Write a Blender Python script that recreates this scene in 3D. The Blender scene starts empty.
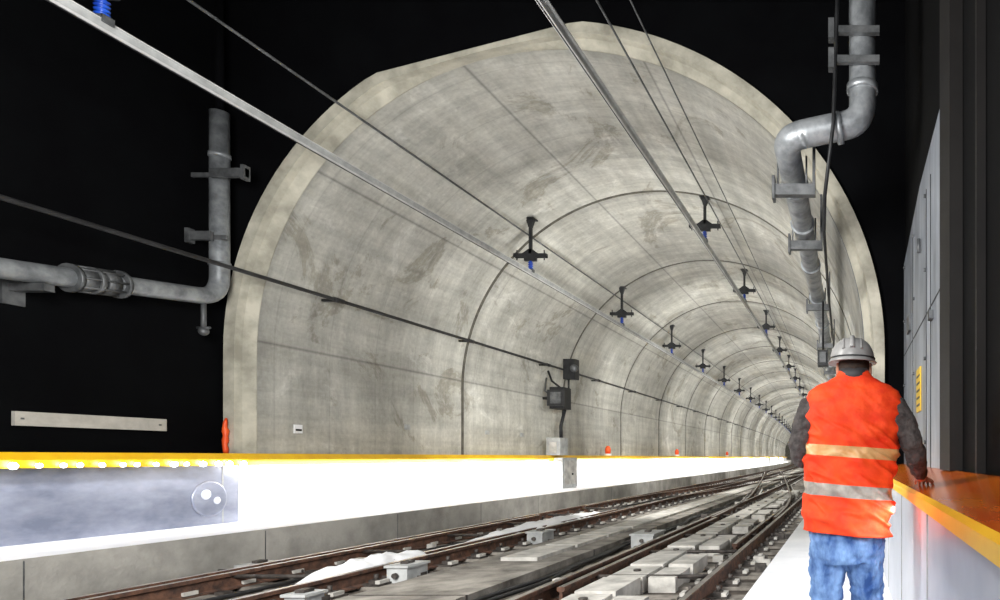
import bpy, math, random
from mathutils import Vector, Matrix, noise
random.seed(4)
sc=bpy.context.scene
F=650.0; VX,VY=850.0,457.0
D=9.65; RC=1600.0
CX,CZ=-4.35,1.56
LIFT=1.40
def off(y): return -(max(0.0,y-D))**2/(2*RC)
def lin(c):
    r=[]
    for a in c:
        a=a/255.0
        r.append(a/12.92 if a<=0.04045 else ((a+0.055)/1.055)**2.4)
    return (r[0],r[1],r[2],1)
# ---------------------------------------------------------------- materials
def mat(name,c1,c2=None,scale=6,rough=.7,metal=0.0,bump=0.0,bscale=None,emis=0,ecol=None,lo=.35,hi=.65,stretch=(1,1,1),spec=.5):
    m=bpy.data.materials.new(name); m.use_nodes=True
    nt=m.node_tree; N=nt.nodes; L=nt.links
    p=N['Principled BSDF']
    p.inputs['Roughness'].default_value=rough; p.inputs['Metallic'].default_value=metal
    p.inputs['Specular IOR Level'].default_value=spec
    tc=N.new('ShaderNodeTexCoord'); mp=N.new('ShaderNodeMapping'); mp.inputs['Scale'].default_value=stretch
    L.new(tc.outputs['Object'],mp.inputs['Vector'])
    n=N.new('ShaderNodeTexNoise'); n.inputs['Scale'].default_value=scale; n.inputs['Detail'].default_value=6
    n.inputs['Roughness'].default_value=.6
    L.new(mp.outputs[0],n.inputs['Vector'])
    r=N.new('ShaderNodeValToRGB'); r.color_ramp.elements[0].position=lo; r.color_ramp.elements[1].position=hi
    r.color_ramp.elements[0].color=lin(c1); r.color_ramp.elements[1].color=lin(c2 or tuple(min(255,a*1.12) for a in c1))
    L.new(n.outputs['Fac'],r.inputs[0]); L.new(r.outputs[0],p.inputs['Base Color'])
    if bump>0:
        n2=N.new('ShaderNodeTexNoise'); n2.inputs['Scale'].default_value=bscale or scale*4; n2.inputs['Detail'].default_value=5
        L.new(mp.outputs[0],n2.inputs['Vector'])
        b=N.new('ShaderNodeBump'); b.inputs['Strength'].default_value=bump; b.inputs['Distance'].default_value=.02
        L.new(n2.outputs['Fac'],b.inputs['Height']); L.new(b.outputs[0],p.inputs['Normal'])
    if emis:
        p.inputs['Emission Color'].default_value=lin(ecol or c1); p.inputs['Emission Strength'].default_value=emis
    return m

def lining_mat():
    m=bpy.data.materials.new('cast_concrete_lining'); m.use_nodes=True
    nt=m.node_tree; N=nt.nodes; L=nt.links; p=N['Principled BSDF']; p.inputs['Roughness'].default_value=.7
    uv=N.new('ShaderNodeUVMap')
    def noi(scale,det,st,rough=.6,dist=0,loc=(0,0,0)):
        mp=N.new('ShaderNodeMapping'); mp.inputs['Scale'].default_value=st; mp.inputs['Location'].default_value=loc; L.new(uv.outputs[0],mp.inputs['Vector'])
        n=N.new('ShaderNodeTexNoise'); n.inputs['Scale'].default_value=scale; n.inputs['Detail'].default_value=det
        n.inputs['Roughness'].default_value=rough; n.inputs['Distortion'].default_value=dist
        L.new(mp.outputs[0],n.inputs['Vector']); return n.outputs['Fac']
    def ramp(src,a,b,ca,cb):
        r=N.new('ShaderNodeValToRGB'); e=r.color_ramp.elements
        e[0].position=a; e[1].position=b; e[0].color=ca; e[1].color=cb
        L.new(src,r.inputs[0]); return r.outputs[0]
    def mul(a,b,f=1.0,mode='MULTIPLY'):
        x=N.new('ShaderNodeMix'); x.data_type='RGBA'; x.blend_type=mode; x.inputs[0].default_value=f
        L.new(a,x.inputs[6]); L.new(b,x.inputs[7]); return x.outputs[2]
    def math_(op,a,b=None,c=None):
        n=N.new('ShaderNodeMath'); n.operation=op
        for i,v in enumerate((a,b,c)):
            if v is None: continue
            if isinstance(v,(int,float)): n.inputs[i].default_value=v
            else: L.new(v,n.inputs[i])
        return n.outputs[0]
    g=lambda v:(v,v,v,1)
    base=ramp(noi(.6,10,(1,1,1),.66,.5),.30,.70,(.42,.415,.375,1),(.76,.752,.69,1))
    st=ramp(noi(1,8,(.45,3.2,1),.7),.34,.64,g(.70),g(1.1)); c=mul(base,st,.75)
    st2=ramp(noi(1,6,(3.6,.2,1),.65),.36,.6,g(.78),g(1.06)); c=mul(c,st2,.75)
    stain=ramp(noi(.45,10,(1,.8,1),.70,1.4,(3.1,1.7,0)),.565,.61,g(1),(.60,.57,.51,1)); c=mul(c,stain,.75)
    ring=ramp(noi(.45,10,(1,.8,1),.70,1.4,(3.1,1.7,0)),.63,.70,g(0),g(.18)); c=mul(c,ring,1,'ADD')
    stain2=ramp(noi(1.6,9,(.8,1,1),.7,.6),.60,.68,g(1),g(.74)); c=mul(c,stain2,.5)
    wh=ramp(noi(.9,9,(1.3,.9,1),.7,1.0),.57,.70,g(0),g(.20)); c=mul(c,wh,1,'ADD')
    fine=ramp(noi(14,4,(1,1,1)),.3,.7,g(.84),g(1.06)); c=mul(c,fine,.9)
    sep=N.new('ShaderNodeSeparateXYZ'); L.new(uv.outputs[0],sep.inputs[0])
    U,V=sep.outputs[0],sep.outputs[1]
    cv=math_('FLOOR',math_('MULTIPLY_ADD',V,1/5.26,-9.77/5.26)); cu=math_('FLOOR',math_('MULTIPLY_ADD',U,1/2.75,.85))
    wn=N.new('ShaderNodeTexWhiteNoise'); wn.noise_dimensions='1D'; L.new(math_('MULTIPLY_ADD',cu,17.3,cv),wn.inputs['W'])
    c=mul(c,ramp(wn.outputs['Value'],0,1,g(.82),g(1.1)),.8)
    def line(out,period,phase,w,dark):
        f=math_('FRACT',math_('MULTIPLY_ADD',out,1/period,phase))
        b=math_('ABSOLUTE',math_('SUBTRACT',f,.5))
        return ramp(b,0,w/period,g(dark),g(1))
    c=mul(c,line(U,2.75,.35,.035,.45),.85)
    c=mul(c,line(V,1.07,.1,.02,.7),.5)
    fr=math_('FRACT',math_('MULTIPLY_ADD',V,1/5.26,-9.77/5.26))
    nn=noi(3,6,(1,1,1),.7)
    edge=math_('ADD',fr,math_('MULTIPLY',nn,.05))
    c=mul(c,ramp(edge,.03,.075,g(.74),g(1)),.8)
    L.new(c,p.inputs['Base Color'])
    b=N.new('ShaderNodeBump'); b.inputs['Strength'].default_value=.3; b.inputs['Distance'].default_value=.02
    L.new(noi(9,6,(1,1,1)),b.inputs['Height']); L.new(b.outputs[0],p.inputs['Normal'])
    return m

M={}
M['lining']=lining_mat()
M['joint']=mat('dark_joint_concrete',(84,81,74),(112,109,99))  # darker concrete for the groove faces between lining rings
M['frame']=mat('portal_concrete',(146,143,130),(194,190,175),scale=2.4,bump=.3,bscale=14,rough=.8)
M['black']=mat('black_paint',(3,3,5),(6,7,9),scale=1.5,rough=.9,spec=.08)
M['blackr']=mat('dark_cladding',(5,5,6),(9,9,10),scale=1.5,rough=.8,spec=.12)
M['post']=mat('charcoal_post',(20,18,18),(28,26,25),scale=1.5,rough=.6,spec=.25)
M['bed']=mat('stained_track_bed',(30,26,23),(86,77,69),scale=3.2,bump=1,bscale=34,rough=.9)
M['slab']=mat('track_slab_concrete',(84,80,75),(156,151,143),scale=2.2,bump=.5,bscale=25,rough=.85)
M['plate']=mat('trough_cover_concrete',(150,148,143),(200,197,191),scale=4,bump=.3,bscale=30,rough=.8)
M['sleeper']=mat('sleeper_concrete',(96,91,85),(150,144,136),scale=5,bump=.4,bscale=30,rough=.85)
M['kerb']=mat('kerb_concrete',(132,130,125),(172,169,163),scale=1.7,bump=.35,bscale=22,rough=.85)
M['white']=mat('white_painted_wall',(236,238,242),(248,249,252),scale=1.2,rough=.5)
M['walk']=mat('white_walkway_coating',(226,228,232),(244,245,248),scale=1.4,rough=.6,bump=.1)
M['grayp']=mat('satin_blue_grey_panel',(118,124,142),(180,184,200),scale=1.6,rough=.3,metal=.45,stretch=(1,.5,1))
M['rpanel']=mat('parapet_panel',(176,181,192),(204,208,217),scale=1,rough=.4)
M['yellow']=mat('yellow_handrail_paint',(242,184,8),(255,204,26),scale=2,rough=.4)
M['orange_l']=mat('orange_ledge_paint',(212,84,8),(250,136,30),scale=2.0,rough=.16,stretch=(3,.5,3))
M['rust']=mat('rusty_rail_steel',(48,33,27),(98,67,51),scale=9,bump=.4,rough=.85)
M['steel']=mat('polished_rail_head',(120,114,110),(176,172,168),scale=3,rough=.33,metal=.8)
M['fast']=mat('fastener_steel',(36,33,31),(86,80,76),scale=12,rough=.6,metal=.3)
M['alu']=mat('aluminium',(196,196,196),(222,222,222),scale=3,rough=.5,metal=.2)
M['galv']=mat('galvanised_pipe',(120,124,128),(172,176,180),scale=5,rough=.45,metal=.5,bump=.1)
M['galvd']=mat('galvanised_bracket',(76,78,80),(116,118,120),scale=6,rough=.5,metal=.5)
M['dark']=mat('dark_steel',(26,27,29),(46,47,49),scale=8,rough=.5,metal=.4)
M['blue']=mat('blue_insulator',(20,50,140),(34,90,200),rough=.3)
M['cable']=mat('black_cable_sheath',(24,24,26),(44,44,46),rough=.5)
M['box']=mat('grey_cabinet_paint',(150,152,152),(180,182,182),rough=.5)
M['sign']=mat('pale_sign',(176,172,164),(196,192,184),rough=.7)
M['tag']=mat('yellow_notice',(206,168,40),(226,190,60),rough=.5)
M['safety']=mat('orange_tape',(230,70,20),(250,100,40),rough=.5)
M['metalp']=mat('brushed_metal_panel',(104,110,120),(170,176,186),scale=1.3,rough=.36,metal=.3,stretch=(1,2,.5))
M['lens']=mat('lamp_glass',(235,240,255),(250,250,255),rough=.2,emis=16,ecol=(240,244,255))
M['vest']=mat('hi_vis_orange_fabric',(236,52,6),(252,78,18),scale=9,rough=.75,bump=.6,bscale=12)
M['refl']=mat('reflective_tape',(134,128,122),(176,168,158),scale=14,rough=.4,bump=.4,bscale=20)
M['refl2']=mat('reflective_tape_amber',(204,146,88),(220,176,120),scale=14,rough=.4,bump=.4,bscale=20)
M['fleece']=mat('grey_fleece_sleeve',(54,50,50),(90,84,82),scale=22,rough=.95,bump=.8,bscale=40)
M['denim']=mat('blue_denim',(40,76,136),(130,166,214),scale=11,rough=.9,bump=.9,bscale=18,stretch=(1,1,.45))
M['skin']=mat('skin',(196,140,112),(214,160,132),scale=12,rough=.55)
M['hair']=mat('dark_hair',(38,28,22),(58,44,34),scale=40,rough=.8)
M['hat']=mat('grey_white_hard_hat',(140,139,138),(178,177,176),scale=5,rough=.35)
M['hatd']=mat('hat_band_dark',(40,40,42),(60,60,62),rough=.6)
M['boot']=mat('boot_leather',(50,40,30),(76,60,46),rough=.6)
M['eye']=mat('eye_white',(230,228,222),rough=.2)
M['lip']=mat('lips',(168,96,84),rough=.5)

# ---------------------------------------------------------------- mesh builder
class B:
    def __init__(s): s.v=[];s.f=[];s.m=[];s.s=[];s.uv={}
    def face(s,idx,m=0,sm=False): s.f.append(tuple(idx)); s.m.append(m); s.s.append(sm)
    def box(s,x0,x1,y0,y1,z0,z1,m=0,curve=False):
        o=len(s.v)
        for z in(z0,z1):
            for (x,y) in((x0,y0),(x1,y0),(x1,y1),(x0,y1)):
                s.v.append((x+(off(y) if curve else 0),y,z))
        for q in((3,2,1,0),(4,5,6,7),(0,1,5,4),(1,2,6,5),(2,3,7,6),(3,0,4,7)):
            s.face([o+i for i in q],m)
    def loft(s,rings,m=0,sm=True,cap=True,closed=True,mfun=None):
        o=len(s.v); n=len(rings[0])
        for r in rings: s.v.extend([tuple(p) for p in r])
        for i in range(len(rings)-1):
            for j in range(n if closed else n-1):
                k=(j+1)%n
                mm=mfun(i,j) if mfun else m
                s.face((o+i*n+j,o+i*n+k,o+(i+1)*n+k,o+(i+1)*n+j),mm,sm)
        if cap and closed:
            s.face([o+j for j in range(n)][::-1],mfun(0,0) if mfun else m)
            e=o+(len(rings)-1)*n
            s.face([e+j for j in range(n)],mfun(len(rings)-2,0) if mfun else m)
    def tube(s,path,r,seg=12,m=0,cap=True,sm=True):
        P=[Vector(p) for p in path]; n=len(P)
        R=r if isinstance(r,(list,tuple)) else [r]*n
        T=[]
        for i in range(n):
            a=P[max(0,i-1)]; b=P[min(n-1,i+1)]; T.append((b-a).normalized())
        up=Vector((0,0,1)) if abs(T[0].z)<.9 else Vector((0,1,0))
        u=(up-T[0]*up.dot(T[0])).normalized(); rings=[]
        for i in range(n):
            u=(u-T[i]*u.dot(T[i])).normalized(); w=T[i].cross(u)
            rings.append([P[i]+(u*math.cos(2*math.pi*k/seg)+w*math.sin(2*math.pi*k/seg))*R[i] for k in range(seg)])
        s.loft(rings,m,sm,cap)
    def cyl(s,a,b,r,seg=14,m=0): s.tube([a,b],r,seg,m)
    def lathe(s,prof,c,m=0,seg=16):
        s.loft([[(c[0]+r*math.cos(2*math.pi*k/seg),c[1]+r*math.sin(2*math.pi*k/seg),c[2]+z) for k in range(seg)] for r,z in prof],m)
    def extr(s,prof,Ys,ms=None,m=0,lat=None,closed=True,cap=True,sm=False):
        o=len(s.v);n=len(prof)
        for y in Ys:
            dx=off(y)+(lat(y) if lat else 0)
            for x,z in prof: s.v.append((x+dx,y,z))
        for i in range(len(Ys)-1):
            for j in range(n if closed else n-1):
                k=(j+1)%n
                s.face((o+i*n+j,o+i*n+k,o+(i+1)*n+k,o+(i+1)*n+j),ms[j] if ms else m,sm)
        if closed and cap:
            s.face([o+j for j in range(n)],m); e=o+(len(Ys)-1)*n; s.face([e+j for j in range(n)][::-1],m)
    def ball(s,c,r,m=0,seg=14,rings=9):
        rr=r if isinstance(r,(tuple,list)) else (r,r,r)
        R=[]
        for i in range(rings+1):
            t=math.pi*(i+.001)/(rings+.002)
            R.append([(c[0]+rr[0]*math.sin(t)*math.cos(2*math.pi*k/seg),c[1]+rr[1]*math.sin(t)*math.sin(2*math.pi*k/seg),c[2]-rr[2]*math.cos(t)) for k in range(seg)])
        s.loft(R,m)
    def build(s,name,mats,parent=None,fixn=True):
        me=bpy.data.meshes.new(name); me.from_pydata(s.v,[],s.f); 
        for q in mats: me.materials.append(M[q])
        for p,a,b in zip(me.polygons,s.m,s.s): p.material_index=a; p.use_smooth=b
        if fixn:
            import bmesh
            bm=bmesh.new(); bm.from_mesh(me); bmesh.ops.recalc_face_normals(bm,faces=bm.faces); bm.to_mesh(me); bm.free()
        me.update()
        o=bpy.data.objects.new(name,me); sc.collection.objects.link(o)
        if parent: o.parent=parent
        return o
def rng(a,b,st):
    n=max(1,int(math.ceil((b-a)/st))); return [a+(b-a)*i/n for i in range(n+1)]
FAR=250
YS=[-4,2,6,D]+rng(D+1.5,60,2.0)+rng(63,FAR-.5,4.0)
YT=[D+.16]+rng(D+1.5,60,2.0)+rng(63,FAR-.5,4.0)

# ---------------------------------------------------------------- tunnel lining
A1,A2=math.radians(86),math.radians(123)
def arch(r,n=72,zb=-1.42,cx=CX,cut=0):
    pts=[(cx-r,zb),(cx-r,zb+.8),(cx-r,zb+1.8),(cx-r,CZ-.6)]
    for i in range(n+1):
        t=math.pi*(1-i/n); q=r
        if cut and A1<t<A2: q=r*(1-cut*(1-math.cos((A2-A1)/2)/math.cos(t-(A1+A2)/2)))
        pts.append((cx+q*math.cos(t),CZ+q*math.sin(t)))
    pts+=[(cx+r,CZ-.6),(cx+r,zb+1.8),(cx+r,zb+.8),(cx+r,zb)]
    return pts
RI=4.56
def build_lining():
    stations=[]
    seg=5.2; y=D+.12
    while y<FAR-6:
        y1=y+seg
        stations+= [(y,RI,0),(y+seg*.33,RI,0),(y+seg*.66,RI,0),(y1-.06,RI,1),(y1-.05,RI+.05,1),(y1+.01,RI+.05,1),(y1+.02,RI-.012,0)]
        y=y1+.06
    stations+=[(FAR-.3,RI,0)]
    verts=[];faces=[];mi=[];uvs=[]
    A=arch(RI); n=len(A)
    ul=[0]
    for i in range(1,n): ul.append(ul[-1]+math.dist(A[i],A[i-1]))
    for (Y,r,g) in stations:
        for (x,z) in arch(r): verts.append((x+off(Y),Y,z))
    for i in range(len(stations)-1):
        gm=1 if stations[i][2]==1 else 0
        for j in range(n-1):
            faces.append((i*n+j,(i+1)*n+j,(i+1)*n+j+1,i*n+j+1)); mi.append(gm)
            uvs+= [(ul[j],stations[i][0]),(ul[j],stations[i+1][0]),(ul[j+1],stations[i+1][0]),(ul[j+1],stations[i][0])]
    me=bpy.data.meshes.new('tunnel_lining'); me.from_pydata(verts,[],faces)
    me.materials.append(M['lining']); me.materials.append(M['joint'])
    uvl=me.uv_layers.new(name='UVMap')
    for i,u in enumerate(uvs): uvl.data[i].uv=u
    for p,a in zip(me.polygons,mi): p.material_index=a; p.use_smooth=False
    o=bpy.data.objects.new('tunnel_lining',me); sc.collection.objects.link(o)
    return o
build_lining()
b=B(); pts=[(x+off(FAR),FAR-.2,z) for x,z in arch(RI)]; b.v=pts; b.face(range(len(pts))); b.build('wall_far',['frame'])

# portal frame
b=B()
prof=[(4.86,D+.12,1),(4.86,D-.10,1),(4.70,D-.10,.7),(4.67,D+.0,.5),(4.57,D+.12,0),(4.57,D+.16,0)]
rings=[]
for i,(r,y,c) in enumerate(prof):
    rings.append([(x,y,z) for x,z in arch(r,72,cut=c)])
b.loft(rings,closed=False,cap=False,sm=False); b.build('tunnel_portal_frame',['frame'])

# ---------------------------------------------------------------- chamber (station cavern)
CL,CR,CT,CB=-9.3,.82,6.75,-1.42
b=B(); A=arch(4.84,72,cut=1)
for x,z in A:
    dx,dz=x-CX,z-CZ; l=math.hypot(dx,dz); 
    qx=CX+dx/l*20; qz=CZ+dz/l*20
    if z<CZ: qx=CX+math.copysign(20,dx); qz=z
    b.v.append((x,D,z)); b.v.append((max(CL,min(CR,qx)),D,max(CB,min(CT,qz))))
for i in range(len(A)-1): b.face((2*i,2*i+1,2*i+3,2*i+2))
b.build('wall_end',['black'])
b=B(); b.box(CL-.2,CL,-4,D,CB,CT); b.build('wall_left',['black'])
b=B(); b.box(CR,CR+.2,-4,D,CB,CT); b.build('wall_right',['blackr'])
b=B(); b.box(CL-.2,CR+.2,-4,D,CT,CT+.2)
for yy in (2.0,5.2,8.2): b.box(CL,CR,yy,yy+.35,CT-.18,CT)
b.build('ceiling',['black'])

# floor
b=B()
b.extr([(-9.2,-1.45),(.35,-1.45),(.35,-1.40),(-9.2,-1.40)],YS,m=0)
b.build('floor',['bed'])
b=B()
b.extr([(-4.62,-1.40),(-3.55,-1.40),(-3.55,-1.28),(-4.62,-1.28)],YS)
for y in rng(-3,60,3.1): b.box(-4.625,-3.545,y,y+.025,-1.39,-1.276,1,True)
b.build('centre_track_slab',['slab','fast'])
# sleepers
b=B(); y=2.6
while y<70:
    b.box(-7.08,-4.74,y-.13,y+.13,-1.40,-1.366,curve=True)
    b.box(-3.30,-.98,y-.13,y+.13,-1.40,-1.366,curve=True); y+=.62
b.build('concrete_sleepers',['sleeper'])
# trough covers
b=B(); y=3.2; k=0
while y<24:
    w=random.choice([.6,.75,.9]); zt=-1.225+random.uniform(-.012,.012)
    b.box(-2.5,-2.14+random.uniform(-.02,.02),y,y+w-.05,-1.40,zt,0,True)
    if k%3!=1: b.box(-2.08,-1.80,y+.05,y+w-.08,-1.40,zt-.01,0,True)
    if k%2: b.cyl((-2.3+off(y),y+w/2,zt),(-2.3+off(y),y+w/2,zt+.02),.04,10,1)
    y+=w; k+=1
b.build('cable_trough_cover',['plate','fast'])
b=B(); y=8
while y<60:
    b.box(-4.3,-3.85,y,y+1.1,-1.28,-1.235,0,True); y+=1.18
b.build('cable_trough_cover',['plate'])
# trackside cables
b=B()
for x0,z0,ph in ((-6.05,-1.34,0),(-5.75,-1.345,2),(-4.68,-1.35,1),(-3.46,-1.35,4),(-3.38,-1.35,5),(-7.2,-1.37,3)):
    b.tube([(x0+off(y)+.05*math.sin(y*1.3+ph)+.03*math.sin(y*3.1+ph),y,z0) for y in rng(2,40,.35)],.022,6)
b.build('trackside_cable',['cable'])

# left kerb/walkway, parapet, handrail
b=B(); b.extr([(-9.15,-1.42),(-7.38,-1.42),(-7.38,-.91),(-9.15,-.91)],[-4,2,6,D-.11]+YT[1:],ms=[0,0,1,0])
y=1
while y<60: b.box(-7.384,-7.377,y,y+.010,-1.40,-.93,2,True); y+=2.4
b.build('service_walkway_kerb',['kerb','walk','galvd'])
b=B(); b.extr([(-8.75,-.91),(-8.6,-.91),(-8.6,-.09),(-8.75,-.09)],[9.15]+YT); b.build('parapet_wall',['white'])
b=B(); b.box(-8.75,-8.6,-4,9.13,-.91,-.09)
for yy in rng(-3.5,8.9,3.1): b.box(-8.6,-8.595,yy,yy+.02,-.9,-.12,1)
b.build('parapet_panel',['grayp','box'])
b=B(); b.extr([(-8.78,-.09),(-8.46,-.115),(-8.44,-.03),(-8.50,.05),(-8.78,.05)],YS); b.build('handrail',['yellow'])
b=B(); y=5.4
while y<9.2:
    r=.026+.010*((int(y*11))%2)
    b.ball((-8.42,y,-.09),r,0,8,5); y+=.15+.06*((int(y*7))%2)
b.build('led_string_light',['lens'])
b=B(); c=Vector((-8.59,8.72,-.56))  # modelled discs stand in for a round lamp's reflection in the panel
b.loft([[(c.x+h,c.y+r*math.cos(t*math.pi/16),c.z+r*math.sin(t*math.pi/16)) for t in range(32)] for r,h in((.24,-.008),(.24,.004),(.22,.010),(.20,.002),(.001,.002))],0)
for dy,dz,r in((-.05,.06,.07),(.1,-.03,.05)):
    b.loft([[(c.x+h,c.y+dy+q*math.cos(t*math.pi/8),c.z+dz+q*math.sin(t*math.pi/8)) for t in range(16)] for q,h in((r,.002),(r*.9,.008),(.001,.01))],1)
b.build('lamp_reflection_disc',['grayp','rpanel'])

# right walkway, parapet ledge
b=B(); b.box(-.92,.36,-4,D-.11,-1.42,-1.22); b.extr([(-.92,-1.42),(.15,-1.42),(.15,-1.22),(-.92,-1.22)],[D-.11]+YT[1:])
b.build('concrete_walkway',['walk'])
b=B(); b.box(.36,.80,-4,9.5,-1.42,-.21)
for yy in rng(-3,9,1.5): b.box(.354,.36,yy,yy+.012,-1.2,-.24,1)
b.build('parapet_wall',['rpanel','box'])
b=B(); b.extr([(.33,-.245),(.33,-.195),(.345,-.175),(.77,-.10),(.77,-.21),(.36,-.21)],[-4,9.5],ms=[1,1,0,0,0,0]); b.build('parapet_ledge',['orange_l','yellow'])
b=B(); b.box(.772,.815,5.25,9.3,-.1,2.75)
b.loft([[(.772,5.25,2.75),(.772,9.3,2.75),(.815,9.3,2.75),(.815,5.25,2.75)],[(.772,5.25,3.0),(.772,7.2,3.0),(.815,7.2,3.0),(.815,5.25,3.0)]],0,False)
for yy in (5.4,6.6,7.8,9.1):
    for zz in (.15,1.0,1.9,2.65): b.cyl((.772,yy,zz),(.748,yy,zz),.02,8,1)
for yy in(6.2,6.55,7.95): b.box(.766,.772,yy,yy+.014,-.1,2.7,2)
b.box(.767,.772,5.25,9.3,1.43,1.445,2); b.box(.76,.772,5.25,5.29,-.1,2.98,1)
b.cyl((.74,7.0,2.2),(.74,7.0,2.35),.02,8,1); b.box(.73,.77,6.0,6.12,1.28,1.36,1); b.box(.74,.77,8.2,8.5,1.6,1.8,1)
b.build('metal_wall_panel',['metalp','galvd','dark'])
b=B(); b.box(.755,.768,7.0,7.4,.50,.98,0)
for i in range(5): b.box(.752,.755,7.05,7.35,.56+i*.08,.585+i*.08,1)
b.build('notice_plate',['tag','dark'])
b=B(); b.box(.72,.815,4.7,5.22,-.1,CT-.2); b.box(.77,.815,2.5,3.0,-.1,CT-.2,0); b.box(.76,.815,3.9,3.95,-.1,CT-.2,0); b.build('steel_column',['post'])

# ---------------------------------------------------------------- tracks
def railprof(x):
    t=-1.2
    p=[(-.075,t-.17),(.075,t-.17),(.075,t-.155),(.02,t-.14),(.012,t-.05),(.036,t-.035),(.036,t-.006),(.028,t),(-.028,t),(-.036,t-.006),(-.036,t-.035),(-.012,t-.05),(-.02,t-.14),(-.075,t-.155)]
    ms=[0]*14; ms[7]=1
    return [(x+a,z) for a,z in p],ms
def fasten(b,x,y,lat=0):
    X=x+lat
    b.box(X-.24,X+.24,y-.10,y+.10,-1.366,-1.345,2,True)
    for sx in(-1,1):
        cx=X+sx*.135+off(y)
        b.box(X+sx*.135-.045,X+sx*.135+.045,y-.05,y+.05,-1.345,-1.305,2,True)
        b.cyl((cx,y,-1.31),(cx,y,-1.25),.022,6,2)
        b.box(X+sx*.2-.025,X+sx*.2+.025,y-.07,y+.07,-1.345,-1.31,3,True)
YR=[-4,2,6,D]+rng(D+1.5,60,1.5)+rng(63,FAR-.5,4.0)
for xs in ((-6.63,-5.195),(-2.85,-1.415)):
    b=B()
    for x in xs:
        p,ms=railprof(x); b.extr(p,YR,ms=ms)
        y=2.6
        while y<70:
            fasten(b,x,y); y+=.62
    b.build('railway_track',['rust','steel','fast','plate'])
def ease(t):
    t=max(0,min(1,t)); k=.18
    if t<k: v=t*t/(2*k)
    elif t>1-k: v=(1-k)-(1-t)**2/(2*k)
    else: v=t-k/2
    return v/(1-k)
b=B()
for (x0,dx,ya,yb) in ((-5.195-.09,3.78,16,62),(-6.63+.09,3.78,16,62),(-2.85+.09,-3.78,13,59),(-1.415-.09,-3.78,13,59)):
    p,ms=railprof(x0); b.extr(p,rng(ya,yb,1.0),ms=ms,lat=lambda y,dx=dx,ya=ya,yb=yb: dx*ease((y-ya)/(yb-ya)))
    y=ya+1
    while y<yb-1:
        fasten(b,x0,y,dx*ease((y-ya)/(yb-ya))); y+=.62
for x0,ya,yb in((-6.45,3.0,13.5),(-5.38,7.5,15),(-2.67,6,13),(-1.6,9,16)):
    p,ms=railprof(x0); b.extr(p,rng(ya,yb,1.5),ms=ms)
b.build('railway_turnout',['rust','steel','fast','plate'])
def gearbox(x,y,w,l,h,name):
    b=B(); b.box(x-w/2,x+w/2,y-l/2,y+l/2,-1.40,-1.40+h); b.box(x-w/2-.02,x+w/2+.02,y-l/2-.02,y+l/2+.02,-1.40+h,-1.375+h)
    b.cyl((x,y-l/2-.02,-1.40+h*.6),(x,y-l/2-.05,-1.40+h*.6),.03,8,1)
    b.box(x-.04,x+.04,y-.06,y+.06,-1.375+h,-1.345+h,1)
    b.cyl((x-w/2-.4,y,-1.33),(x+w/2+.4,y,-1.33),.018,8,1)
    b.build(name,['box','fast'])
gearbox(-4.9,7.2,.22,.34,.2,'point_machine'); gearbox(-4.95,10.4,.24,.4,.2,'point_machine')
gearbox(-3.2,10.3,.34,.6,.19,'point_machine')
gearbox(-6.9,7.6,.2,.35,.14,'rail_lubricator_box'); gearbox(-4.95,5.9,.18,.22,.15,'rail_lubricator_box')
b=B()
for i in range(230):
    x=random.choice([-7.05,-6.95,-6.25,-5.55,-4.85,-3.25,-3.15,-2.6,-1.7,-1.12])+random.uniform(-.08,.08); y=random.uniform(3,34)
    w=random.uniform(.03,.08); b.box(x-w,x+w,y-.05,y+.05,-1.40,-1.40+random.uniform(.04,.13),random.choice([0,1,1]),True)
for y in (5,6.8,8.6,10.4,12.2,14,15.8):
    for xa,xb in((-6.5,-5.3),(-2.75,-1.5)): b.cyl((xa+off(y),y,-1.25),(xb+off(y),y,-1.25),.022,8,1)
b.build('rail_anchor_hardware',['plate','fast'])
def cover(x0,x1,y0,y1,zt):
    b=B(); ny,nx=40,14; R=[]
    for i in range(ny+1):
        y=y0+(y1-y0)*i/ny; r=[]
        for j in range(nx+1):
            t=j/nx; x=x0+(x1-x0)*t
            e=max(0,math.sin(math.pi*t))**.35*max(0,math.sin(math.pi*(i+.3)/(ny+.6)))**.25
            z=-1.36+(zt+1.36)*e*(1+.25*noise.noise(Vector((x*9,y*4,1))))+.03*e*noise.noise(Vector((x*20,y*9,3)))
            r.append((x+.03*noise.noise(Vector((x*3,y*4,8))),y,z))
        R.append(r)
    b.loft(R,0,True,False,False); b.build('protective_cover_sheet',['walk'])
cover(-5.62,-5.28,6.5,8.3,-1.13); cover(-5.7,-5.3,9.3,14.5,-1.14)

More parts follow.
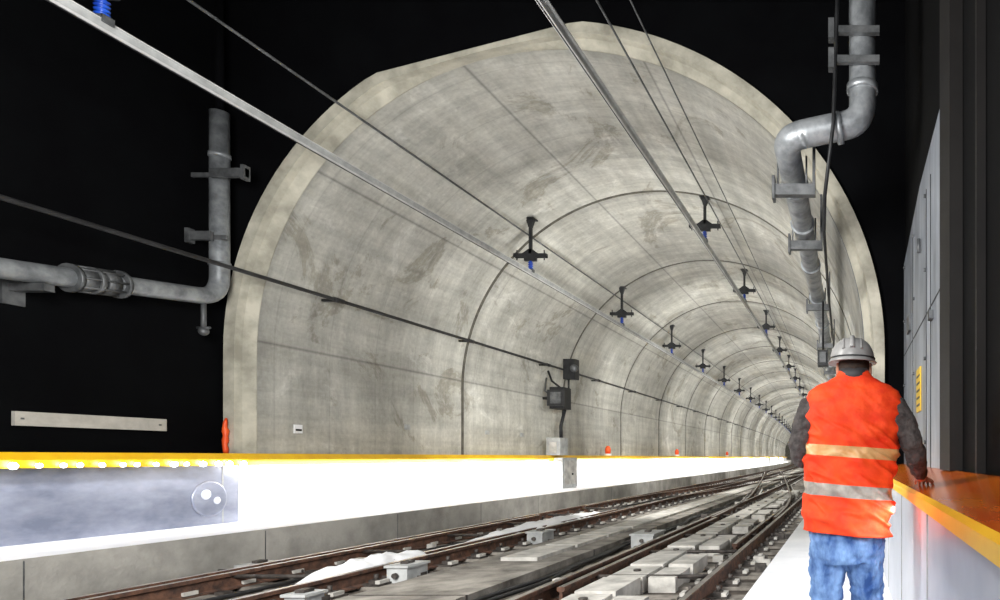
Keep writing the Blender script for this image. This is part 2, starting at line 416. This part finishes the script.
# ---------------------------------------------------------------- overhead conductor rails
X1,Z1=-7.02,4.0; X2,Z2=-3.34,4.9
def crail(x,z,k):
    b=B(); p=[(-.045,.09),(-.016,.075),(-.010,.0),(-.024,-.01),(-.024,-.04),(.024,-.04),(.024,-.01),(.010,0),(.016,.075),(.045,.09),(.045,.105),(-.045,.105)]
    b.extr([(x+a*k,z+.1-(.1-c)*k) for a,c in p],YR,ms=[1,1,1,0,0,0,1,1,1,0,0,0])
    b.tube([(x+off(y),y,z+.1-.148*k) for y in YR],.007,6,2)
    return b.build('overhead_conductor_rail',['alu','box','dark'])
crail(X1,Z1,.72); crail(X2,Z2,.9)
def support_mesh(h,name):
    b=B()
    b.box(-.11,.11,-.11,.11,h-.03,h,0); b.box(-.03,.03,-.03,.03,.42,h-.03,0)
    b.loft([[(-.08,-.05,h-.03),(.08,-.05,h-.03),(.08,.05,h-.03),(-.08,.05,h-.03)],[(-.035,-.035,h-.2),(.035,-.035,h-.2),(.035,.035,h-.2),(-.035,.035,h-.2)]],0,False)
    b.box(-.36,.36,-.045,.045,.43,.47,0); b.box(-.36,.36,-.045,-.03,.385,.43,0); b.box(-.36,.36,.03,.045,.385,.43,0)
    b.loft([[(-.18,-.03,.47),(.18,-.03,.47),(.18,.03,.47),(-.18,.03,.47)],[(-.04,-.03,.57),(.04,-.03,.57),(.04,.03,.57),(-.04,.03,.57)]],0,False)
    for sx in(-.3,.3): b.cyl((sx,0,.33),(sx,0,.55),.014,8,0)
    b.box(-.13,.13,-.04,.04,.31,.385,0)
    prof=[(.03,.13)]
    for i in range(4): z=.14+i*.04; prof+=[(.055,z+.006),(.057,z+.014),(.032,z+.022),(.032,z+.036)]
    prof+=[(.03,.31)]
    b.lathe(prof,(0,0,0),1)
    b.box(-.06,.06,-.05,.05,.107,.13,2); b.box(-.065,-.05,-.05,.05,.06,.13,2); b.box(.05,.065,-.05,.05,.06,.13,2)
    o=b.build(name,['dark','blue','galvd']); return o
def hceil(x): return CZ+math.sqrt(RI*RI-(x-CX)**2)-.01
for (x,z,y0) in ((X1,Z1,14.3),(X2,Z2,15.0)):
    base=None; y=y0
    while y<150:
        if base is None: base=support_mesh(hceil(x)-z,'conductor_rail_support'); o=base
        else: o=bpy.data.objects.new('conductor_rail_support',base.data); sc.collection.objects.link(o)
        o.location=(x+off(y),y,z); y+=5.8
    o=support_mesh(CT-z,'conductor_rail_support'); o.location=(x,6.1,z)
def wire(x,z,r,name,mt='cable'):
    b=B(); b.tube([(x+off(y),y,z) for y in YR],r,8); b.build(name,[mt])
wire(-7.12,4.92,.018,'feeder_cable','galvd'); wire(-2.8,5.05,.014,'feeder_cable','galvd'); wire(-2.38,4.95,.01,'feeder_cable','galvd')
b=B(); b.tube([(-8.5+off(y),y,2.6) for y in YR],.03,10,0)
for y in list(rng(10.8,60,4.1)):
    x=-8.5+off(y); b.cyl((x,y-.1,2.6),(x,y+.1,2.6),.042,10,0); b.box(x-.26,x,y-.03,y+.03,2.58,2.62,1)
b.build('power_cable',['cable','dark'])

# ---------------------------------------------------------------- left pipe
def bend(pts,r,n=8):
    out=[Vector(pts[0])]
    for i in range(1,len(pts)-1):
        a,c,d=Vector(pts[i-1]),Vector(pts[i]),Vector(pts[i+1])
        u=(a-c).normalized(); v=(d-c).normalized()
        p0=c+u*r; p1=c+v*r
        for k in range(n+1):
            t=k/n; out.append(p0*(1-t)**2+c*2*t*(1-t)+p1*t*t)
    out.append(Vector(pts[-1])); return out
b=B()
xp=-9.0
b.tube(bend([(xp,2,1.55),(xp,6.9,2.0),(xp,9.28,2.27),(xp,9.28,4.92)],.3,8),.112,20,0)
b.tube([(xp,9.28,4.9),(xp,9.28,CT-.2)],.05,12,2)
def collar(b,c,d,r,l,m):
    c=Vector(c); d=Vector(d).normalized(); b.cyl(c-d*l/2,c+d*l/2,r,20,m)
dd=(0,2.4,.26)
for t,r,l in((7.72,.16,.05),(7.62,.14,.14),(7.86,.14,.14),(8.0,.17,.04),(7.5,.165,.04)):
    collar(b,(xp,t,2.0+(t-6.9)*.113),dd,r,l,1)
for k in range(8):
    a=k*math.pi/4; cc=Vector((xp+.145*math.cos(a),7.5,2.07+.145*math.sin(a))); b.cyl(cc,cc+Vector((0,.5,.055)),.014,6,1)
collar(b,(xp,9.28,2.75),(0,0,1),.125,.05,0); collar(b,(xp,9.28,4.3),(0,0,1),.125,.06,0)
b.cyl((xp,9.05,2.14),(xp,9.05,1.78),.03,10,1); b.ball((xp,9.05,1.75),.06,1); b.cyl((xp-.09,9.05,1.8),(xp+.09,9.05,1.8),.018,8,1)
b.build('drain_pipe',['galv','galvd','black'])
b=B()
for (y,z) in ((9.28,3.1),(9.28,3.98)):
    s=1 if z>3.5 else -1
    b.box(CL+.01,xp+.2,y-.12,y-.08,z-.03,z+.03)
    x0,x1=(xp+.05,xp+.55) if s>0 else (xp-.28,xp+.05)
    b.box(x0,x1,y-.2,y-.14,z-.06,z+.06); b.box(x0 if s<0 else x1-.05,x0+.05 if s<0 else x1,y-.22,y-.12,z-.1,z+.1)
for y in (7.2,5.4):
    z=2.0+(y-6.9)*.113; b.box(CL+.01,xp+.13,y-.05,y+.05,z-.2,z-.12); b.box(CL+.01,CL+.04,y-.1,y+.1,z-.35,z+.05); b.box(xp-.15,xp-.115,y-.04,y+.04,z-.15,z+.1)
b.build('pipe_bracket',['galvd'])
b=B(); b.box(CL+.01,CL+.05,7.2,8.8,.35,.51); b.box(CL+.05,CL+.055,7.25,7.28,.42,.44,1); b.box(CL+.05,CL+.055,8.7,8.73,.42,.44,1); b.build('blank_sign_board',['sign','galvd'])

# ---------------------------------------------------------------- right pipe
b=B(); Yp=6.8
pth=bend([(.13,Yp,CT-.02),(.13,Yp,3.5),(-.3,Yp,3.42),(-.68,Yp,3.33),(-.65,Yp+.9,3.2),(-.65,9,3.2)],.2,8)
pth=pth+[Vector((-.65+off(y),y,3.2)) for y in [D]+rng(D+1.5,45,2)]
b.tube(pth,.14,20,0)
for z in(3.85,5.0): collar(b,(.13,Yp,z),(0,0,1),.165,.07,0)
for y in (7.7,8.9,10.8,13,15.5,18,22,26): collar(b,(-.65+off(y),y,3.2),(0,1,0),.165,.07,0)
collar(b,(-.12,Yp,3.44),(1,0,.2),.16,.06,0)
b.build('ventilation_pipe',['galv'])
b=B()
for y in (7.3,9.2,13.0,17.5,23,29):
    x=-.65+off(y)
    b.box(x-.22,x+.26,y-.05,y+.05,2.93,3.05); b.box(x-.22,x-.19,y-.07,y+.07,2.88,3.14); b.box(x+.23,x+.26,y-.05,y+.05,3.05,3.7)
    b.cyl((x-.16,y,3.05),(x-.16,y,3.38),.012,6); b.cyl((x+.16,y,3.05),(x+.16,y,3.38),.012,6)
for z in (4.05,4.35):
    b.box(-.2,.3,Yp-.2,Yp-.14,z-.035,z+.035); b.box(-.22,-.16,Yp-.22,Yp-.12,z-.1,z+.1)
b.box(-.2,.3,Yp-.2,Yp-.14,5.1,5.17)
b.build('pipe_bracket',['galvd'])
b=B(); b.tube([(-.13,6.6,CT-.02),(-.13,6.6,4.6),(-.17,6.62,3.4),(-.26,6.7,2.7),(-.3,7.5,2.6),(-.32,D,2.4),(-.35+off(20),20,2.3),(-.4+off(40),40,2.3)],.02,8); b.build('conduit_cable',['dark'])
b=B(); b.box(-.62,-.42,12.4,12.7,1.75,2.05); b.cyl((-.52,12.55,2.05),(-.52,12.55,3.0),.02,8); b.box(-.58,-.46,12.35,12.4,1.8,2.0,1); b.build('loudspeaker',['dark','galvd'])

# ---------------------------------------------------------------- equipment on left tunnel wall
b=B(); ye=18.7; xo=off(ye)
b.box(-8.55+xo,-8.15+xo,ye-.15,ye+.35,1.38,2.0,0)
b.box(-8.6+xo,-8.1+xo,ye-.2,ye-.15,1.46,1.92,1)
b.box(-8.5+xo,-8.2+xo,ye-.23,ye-.2,1.53,1.85,2)
b.cyl((-8.85+xo,ye+.1,1.7),(-8.5+xo,ye+.1,1.7),.04,8,1)
b.box(-8.45+xo,-8.1+xo,ye+.5,ye+.8,2.3,2.9,0); b.cyl((-8.35+xo,ye+.65,1.9),(-8.35+xo,ye+.65,2.4),.03,8,0)
b.ball((-8.12+xo,ye+.5,2.62),.12,2)
b.tube([(-8.75+xo,ye+.2,2.5),(-8.6+xo,ye+.1,2.2),(-8.35+xo,ye+.2,1.98)],.03,8,0)
b.tube([(-8.8+xo,ye+.2,2.3),(-8.75+xo,ye,1.9),(-8.6+xo,ye-.05,1.8)],.025,8,2)
b.tube([(-8.3+xo,ye+.3,1.42),(-8.45+xo,ye+.35,.9),(-8.42+xo,ye+.3,.5)],.05,8,0)
b.build('signal_loudspeaker_unit',['dark','cable','galvd'])
b=B(); b.box(-8.6+xo,-8.2+xo,ye-.25,ye+.25,.05,.55,0); b.box(-8.59+xo,-8.2+xo,ye-.1,ye+.9,-.90,-.02,0)
b.box(-8.2+xo,-8.185+xo,ye+.02,ye+.8,-.8,-.1,1); b.cyl((-8.18+xo,ye+.5,-.5),(-8.15+xo,ye+.5,-.5),.03,8,2)
b.box(-8.5+xo,-8.3+xo,ye-.27,ye-.25,.12,.42,1)
b.build('electrical_cabinet',['box','plate','dark'])
for (x,y,m) in ((-8.62,23.3,'safety'),(-8.62,33,'safety'),(-8.62,48,'safety')):
    b=B(); x+=off(y); b.cyl((x,y,.05),(x,y,.12),.12,14,1); b.lathe([(.09,.12),(.10,.28),(.06,.38),(.01,.40)],(x,y,0),0); b.build('warning_lamp',['safety','white'])
b=B(); P=[]
for i in range(9): P.append((-9.13+.012*math.sin(i*1.9),9.50+.01*math.cos(i*2.3),.05+.065*i))
b.tube(P,[.03,.035,.03,.042,.03,.045,.03,.025,.012],8); b.build('orange_barrier_tape',['safety'])
b=B(); b.box(-8.905,-8.885,10.4,10.55,.38,.52); b.box(-8.885,-8.88,10.42,10.53,.42,.45,1); b.build('notice_sign',['white','dark'])
b=B(); 
for y in (13.0,15.9,17.6): b.box(-8.91+off(y),-8.87+off(y),y,y+.12,.55,.65)
b.build('junction_box',['box'])

# ---------------------------------------------------------------- worker
PX=194.0; PY=3.35
W=bpy.data.objects.new('construction_worker',None); sc.collection.objects.link(W)
def m_(x,y,d=0): return Vector(((x-VX)/PX,PY+d,(VY-y)/PX))
def interp(tab,y):
    if y<=tab[0][0]: return tab[0][1:]
    for a,c in zip(tab,tab[1:]):
        if y<=c[0]:
            t=(y-a[0])/(c[0]-a[0]); t=t*t*(3-2*t)*.5+t*.5
            return [p+(q-p)*t for p,q in zip(a[1:],c[1:])]
    return tab[-1][1:]
def sup(t,e):
    c,s=math.cos(t),math.sin(t)
    return math.copysign(abs(c)**(2/e),c),math.copysign(abs(s)**(2/e),s)
VT=[(371,854,15,.075),(376,854,18,.08),(381,854,26,.088),(386,854,38,.10),(392,854,46,.12),(402,854,49.5,.135),(430,851,48,.15),(465,849,45.5,.145),(500,848,44,.15),(520,847,44,.155),(533,847,44.5,.155)]
NR=120
rows=[371+i*(533-371)/NR for i in range(NR+1)]
seg=128; R=[]
for y in rows:
    xc,hw,dp=interp(VT,y); r=[]
    for k in range(seg):
        t=2*math.pi*k/seg; c,s=sup(t,2.5)
        px=xc+hw*c
        tilt=(px-850)*.085*max(0,min(1,(y-400)/60))
        P=m_(px,y+tilt,dp*s+.02)
        amp=.014*min(1,(y-371)/40)
        n=noise.noise(Vector((P.x*5,P.y*5,P.z*11)))*amp+noise.noise(Vector((P.x*16,P.y*16,P.z*22+5)))*amp*.6
        q=noise.noise(Vector((P.x*6+3,P.y*3,P.z*14+P.x*9))); n+=.02*(1-abs(q)*4 if abs(q)<.25 else 0)*min(1,(y-380)/60)*.8 if y>380 else 0
        n+= .010*math.sin(P.z*30+P.x*14+2*noise.noise(P*4))*max(0,(y-430)/100)
        dirv=Vector((c,s,0)).normalized()
        P+=dirv*n
        r.append(P)
    R.append(r)
def vm(i,j):
    i=min(i,NR-1); y=(rows[i]+rows[i+1])/2
    if 446<=y<=458: return 2
    if 484.5<=y<=497: return 1
    return 0
b=B(); b.loft(R,cap=True,mfun=vm)
vest=b.build('hi_vis_vest',['vest','refl','refl2'],W)
def remesh(o,v,sm=6,disp=None):
    md=o.modifiers.new('Remesh','REMESH'); md.mode='VOXEL'; md.voxel_size=v; md.use_smooth_shade=True
    s=o.modifiers.new('Smooth','SMOOTH'); s.iterations=sm; s.factor=.5
    if disp:
        tx=bpy.data.textures.new(o.name+'_folds','CLOUDS'); tx.noise_scale=disp[1]
        d=o.modifiers.new('Folds','DISPLACE'); d.texture=tx; d.strength=disp[0]; d.mid_level=.5
def ring(c,rx,ry,e=2.2,n=28): return [(c[0]+rx*sup(2*math.pi*k/n,e)[0],c[1]+ry*sup(2*math.pi*k/n,e)[1],c[2]) for k in range(n)]
b=B()
b.loft([ring(m_(x,y,.02),h/PX,d) for y,x,h,d in ((528,847,38,.12),(500,848,38,.12),(460,849,39,.12),(420,852,42,.115),(400,854,42,.10),(390,854,36,.085),(382,854,22,.07))],0)
b.tube([m_(821,404,.01),m_(812,408,0),m_(804,428,-.02),m_(799,446,-.02),m_(800,457,.02),m_(812,462,.12),m_(826,458,.25)],[.06,.068,.063,.058,.054,.046,.036],18)
b.tube([m_(885,404,.01),m_(894,407,0),m_(904,425,-.02),m_(912,443,-.03),m_(916,455,0)]+[Vector((.365,3.47,-.055)),Vector((.39,3.58,-.10))],[.06,.068,.064,.058,.055,.046,.036],18)
o=b.build('jacket_sleeves_and_torso',['fleece'],W); remesh(o,.011,3,(.026,.05))
b=B(); 
b.loft([ring(m_(854,384,.02),.115,.085),ring(m_(854,375,.015),.085,.078),ring(m_(854,369,.015),.074,.075),ring(m_(854,369,.015),.062,.064)],0); o=b.build('jacket_collar',['hatd'],W)
def hand(w,fwd,up,side,name):
    f=Vector(fwd).normalized(); u=Vector(up); u=(u-f*u.dot(f)).normalized(); s=f.cross(u)*side; w=Vector(w)
    b=B()
    def rg(t,wd,th): 
        c=w+f*t; return [c+s*(wd*sup(2*math.pi*k/20,2.6)[0])+u*(th*sup(2*math.pi*k/20,2.6)[1]) for k in range(20)]
    b.loft([rg(-.03,.027,.024),rg(0,.028,.021),rg(.03,.038,.017),rg(.07,.042,.015),rg(.095,.040,.012)],0)
    for i,(o_,L) in enumerate(((-.031,.066),(-.0105,.078),(.0105,.072),(.031,.056))):
        p=w+f*.085+s*o_; d=(f+s*o_*2.5).normalized(); P=[p]; a=0
        for q,(sg,bd) in enumerate(((.45,.12),(.32,.38),(.23,.4))):
            a+=bd; dirv=d*math.cos(a)-u*math.sin(a); P.append(P[-1]+dirv*L*sg)
        b.tube(P,[.0095,.0088,.008,.0062],10); b.ball(P[-1],.0062,0,8,6)
        for q in (1,2): b.ball(P[q],.0088,0,8,6)
    T=[w+f*.02-s*.028-u*.004,w+f*.045-s*.052-u*.010,w+f*.072-s*.062-u*.016,w+f*.092-s*.060-u*.022]
    b.tube(T,[.014,.011,.0095,.007],10); b.ball(T[-1],.007,0,8,6)
    o=b.build(name,['skin'],W); remesh(o,.0032,3)
hand((.398,3.61,-.118),(.10,1,-.12),(0,0,1),-1,'right_hand')
hand(m_(829,457,.27),(.75,.6,-.1),(0,.1,1),1,'left_hand')
b=B()
b.loft([ring(m_(x,y,.02),h/PX,d) for y,x,h,d in ((512,847,36,.12),(530,847,38,.13),(548,847,38,.13),(562,847,36,.12))],0)
b.tube([m_(829,545,.02),m_(827,575,.02),m_(826,608,.03),m_(825,640,.01),m_(824,686,.0)],[.098,.092,.08,.07,.062],22)
b.tube([m_(865,545,.02),m_(866,575,.03),m_(868,608,.05),m_(869,640,.04),m_(870,686,.02)],[.098,.092,.08,.07,.062],22)
o=b.build('blue_jeans',['denim'],W); remesh(o,.009,3,(.034,.045))
def shoe(x,d,nm):
    b=B(); c=m_(x,693,d); z0=-1.217
    Rr=[]
    for t,wd,h in((-.11,.02,.05),(-.10,.036,.09),(-.05,.042,.12),(0,.044,.12),(.06,.046,.085),(.12,.05,.07),(.17,.044,.055),(.195,.02,.035)):
        Rr.append([(c.x+wd*sup(2*math.pi*k/20,2.6)[0],c.y+t,z0+h/2+h/2*sup(2*math.pi*k/20,3)[1]) for k in range(20)])
    b.loft(Rr,0); b.tube([(c.x,c.y-.01,z0+.05),(c.x,c.y-.01,z0+.17)],[.052,.055],18)
    b.box(c.x-.047,c.x+.047,c.y-.11,c.y+.18,z0,z0+.022,1)
    b.build(nm,['boot','hatd'],W)
shoe(824,.0,'left_boot'); shoe(870,.02,'right_boot')
hc=m_(854,367,.035)
b=B()
seg=32; R=[]
for i in range(25):
    t=math.pi*(i+.02)/24.04; zz=-math.cos(t); rr=math.sin(t); r=[]
    for k in range(seg):
        a=2*math.pi*k/seg; x=rr*math.cos(a); y=rr*math.sin(a)
        wx=.078*(1-.16*max(0,-zz)); fy=.098 if y>0 else .095*(1-.25*max(0,-zz))
        px,py,pz=x*wx,y*fy,zz*.118
        if y>0.3:
            py-=.006*(math.exp(-((x-.38)/.2)**2)+math.exp(-((x+.38)/.2)**2))*math.exp(-((zz-.02)/.14)**2)
            py+=.012*math.exp(-(x/.35)**2)*math.exp(-((zz+.75)/.2)**2)
        r.append((hc.x+px,hc.y+py,hc.z+pz))
    R.append(r)
b.loft(R,0)
b.loft([[(hc.x+sx*w,hc.y+yy,hc.z+z) for sx,yy in((-1,.085),(0,.088+p),(1,.085))] for z,w,p in((.012,.008,.008),(-.015,.011,.022),(-.034,.016,.03),(-.042,.014,.012))],0,True,False)
for sx in(-1,1):
    b.loft([[(hc.x+sx*(.074+h),hc.y-.005+r*.55*math.cos(2*math.pi*k/14),hc.z-.006+r*math.sin(2*math.pi*k/14)) for k in range(14)] for r,h in((.026,-.004),(.032,.012),(.028,.018),(.016,.010))],0)
    b.ball((hc.x+sx*.029,hc.y+.083,hc.z+.004),.011,2)
    b.ball((hc.x+sx*.029,hc.y+.0925,hc.z+.004),.0045,1,8,6)
b.ball((hc.x,hc.y+.089,hc.z-.062),(.023,.007,.007),3)
b.tube([m_(854,388,.01),m_(854,376,.015),hc+Vector((0,-.01,-.05))],[.066,.058,.058],20)
b.build('head',['skin','hair','eye','lip'],W)
b=B(); R=[]
for i in range(9):
    z=-.035+i*.012; r=[]
    for k in range(25):
        a=math.pi+math.pi*k/24
        q=math.sqrt(max(.05,1-(z/.12)**2)); sh=1-.12*max(0,-z/.118)
        r.append((hc.x+.0815*sh*q*math.cos(a),hc.y+.099*sh*q*math.sin(a)*(1-.1*max(0,-z/.118)),hc.z+z))
    R.append(r)
b.loft(R,0,True,False,False); b.build('hair',['hair'],W)
b=B(); hb=Vector((hc.x-.008,hc.y+.005,hc.z+.035)); n=40
def hr(rx,ry,z,front=0):
    r=[]
    for k in range(n):
        a=2*math.pi*k/n; x,y=math.cos(a),math.sin(a)
        r.append((hb.x+rx*x,hb.y+ry*y+front*max(0,y)**2,hb.z+z))
    return r
b.loft([hr(.098,.122,-.004),hr(.126,.148,-.012,.035),hr(.128,.151,-.008,.037),hr(.116,.138,.004,.01)]+[hr(.116*math.cos(t)**.75,.138*math.cos(t)**.75,.004+.115*math.sin(t)) for t in [math.radians(a) for a in (8,18,30,42,54,64,73,81,87,89.5)]],0)
for xo_,wd in((0,.014),(-.045,.007),(.045,.007)):
    P=[]
    for i in range(17):
        t=math.radians(-72+i*9); 
        rad=math.sqrt(max(0,1-(xo_/.116)**2))
        P.append((hb.x+xo_,hb.y+.136*rad*math.sin(t),hb.z+.006+.115*rad*max(0,math.cos(t))**.8))
    b.tube(P,wd,8,0)
b.tube([(hb.x+.1165*math.cos(a),hb.y+.1385*math.sin(a),hb.z+.012) for a in [2*math.pi*i/32 for i in range(33)]],.004,6,1)
b.build('hard_hat',['hat','hatd'],W)

# ---------------------------------------------------------------- lights
def area(name,loc,d,sx,sy,p,col=(1,1,1),spread=math.pi):
    l=bpy.data.lights.new(name,'AREA'); l.shape='RECTANGLE'; l.size=sx; l.size_y=sy; l.energy=p; l.color=col; l.spread=spread
    o=bpy.data.objects.new(name,l); sc.collection.objects.link(o); o.location=loc
    d=Vector(d).normalized()
    o.rotation_euler=d.to_track_quat('-Z','Y').to_euler()
    return o
def strip(name,x,z,y0,y1,d,w,p,col=(1,1,1)):
    l=bpy.data.lights.new(name,'AREA'); l.shape='RECTANGLE'; l.size=w; l.size_y=(y1-y0); l.energy=p; l.color=col
    o=bpy.data.objects.new(name,l); sc.collection.objects.link(o)
    zc=-Vector(d).normalized(); yc=Vector((0,1,0)); xc=yc.cross(zc).normalized()
    o.matrix_world=Matrix.Translation((x+off((y0+y1)/2),(y0+y1)/2,z))@Matrix((xc,yc,zc)).transposed().to_4x4()
y=9.3
while y<110:
    L_=8 if y<40 else 20
    strip('led_wall_washer',-8.28,-.15,y,y+L_,(-.75,0,-1),.04,17*L_,(.97,.98,1)); y+=L_
strip('led_wall_washer',-8.2,-.3,1,9.0,(-.1,0,-1),.04,26,(.9,.93,1))
strip('led_wall_washer',.24,-.27,-3,9.4,(-1,0,-.7),.03,55,(.97,.98,1))
WC=(1,.985,.945)
area('added_fill_light',(CX+.6,2.4,1.9),(0,1,0),2.4,2.4,760,WC)  # added fill, back to the camera so unseen, brightens the near lining
area('added_fill_light',(-1.2,-1.5,2.4),(.08,1,-.25),2,1.5,230,(1,1,.99))  # added fill from behind the camera, for the worker and tunnel mouth
yy=D+3.0; k=0
while yy<215:
    area('added_tunnel_fill',(CX+off(yy),yy,1.5),(0,1,0),1.2,1.2,(370 if k<3 else 400),WC); yy+=9; k+=1  # unseen added fills in mid-air, facing away from camera, to even out the lining
w=bpy.data.worlds.new('dim_world'); sc.world=w; w.use_nodes=True
w.node_tree.nodes['Background'].inputs[0].default_value=(.8,.88,1,1); w.node_tree.nodes['Background'].inputs[1].default_value=.2

# ---------------------------------------------------------------- camera
cam=bpy.data.cameras.new('camera'); co=bpy.data.objects.new('camera',cam); sc.collection.objects.link(co)
co.rotation_euler=(math.pi/2,0,0); cam.sensor_width=36; cam.lens=36*F/1000
cam.shift_x=-(VX-500)/1000; cam.shift_y=(VY-300)/1000; cam.clip_end=500; cam.clip_start=.05
sc.camera=co
for o in sc.objects:
    if o.parent is None: o.location.z+=LIFT
sc.view_settings.view_transform='Standard'
sc.view_settings.exposure=0
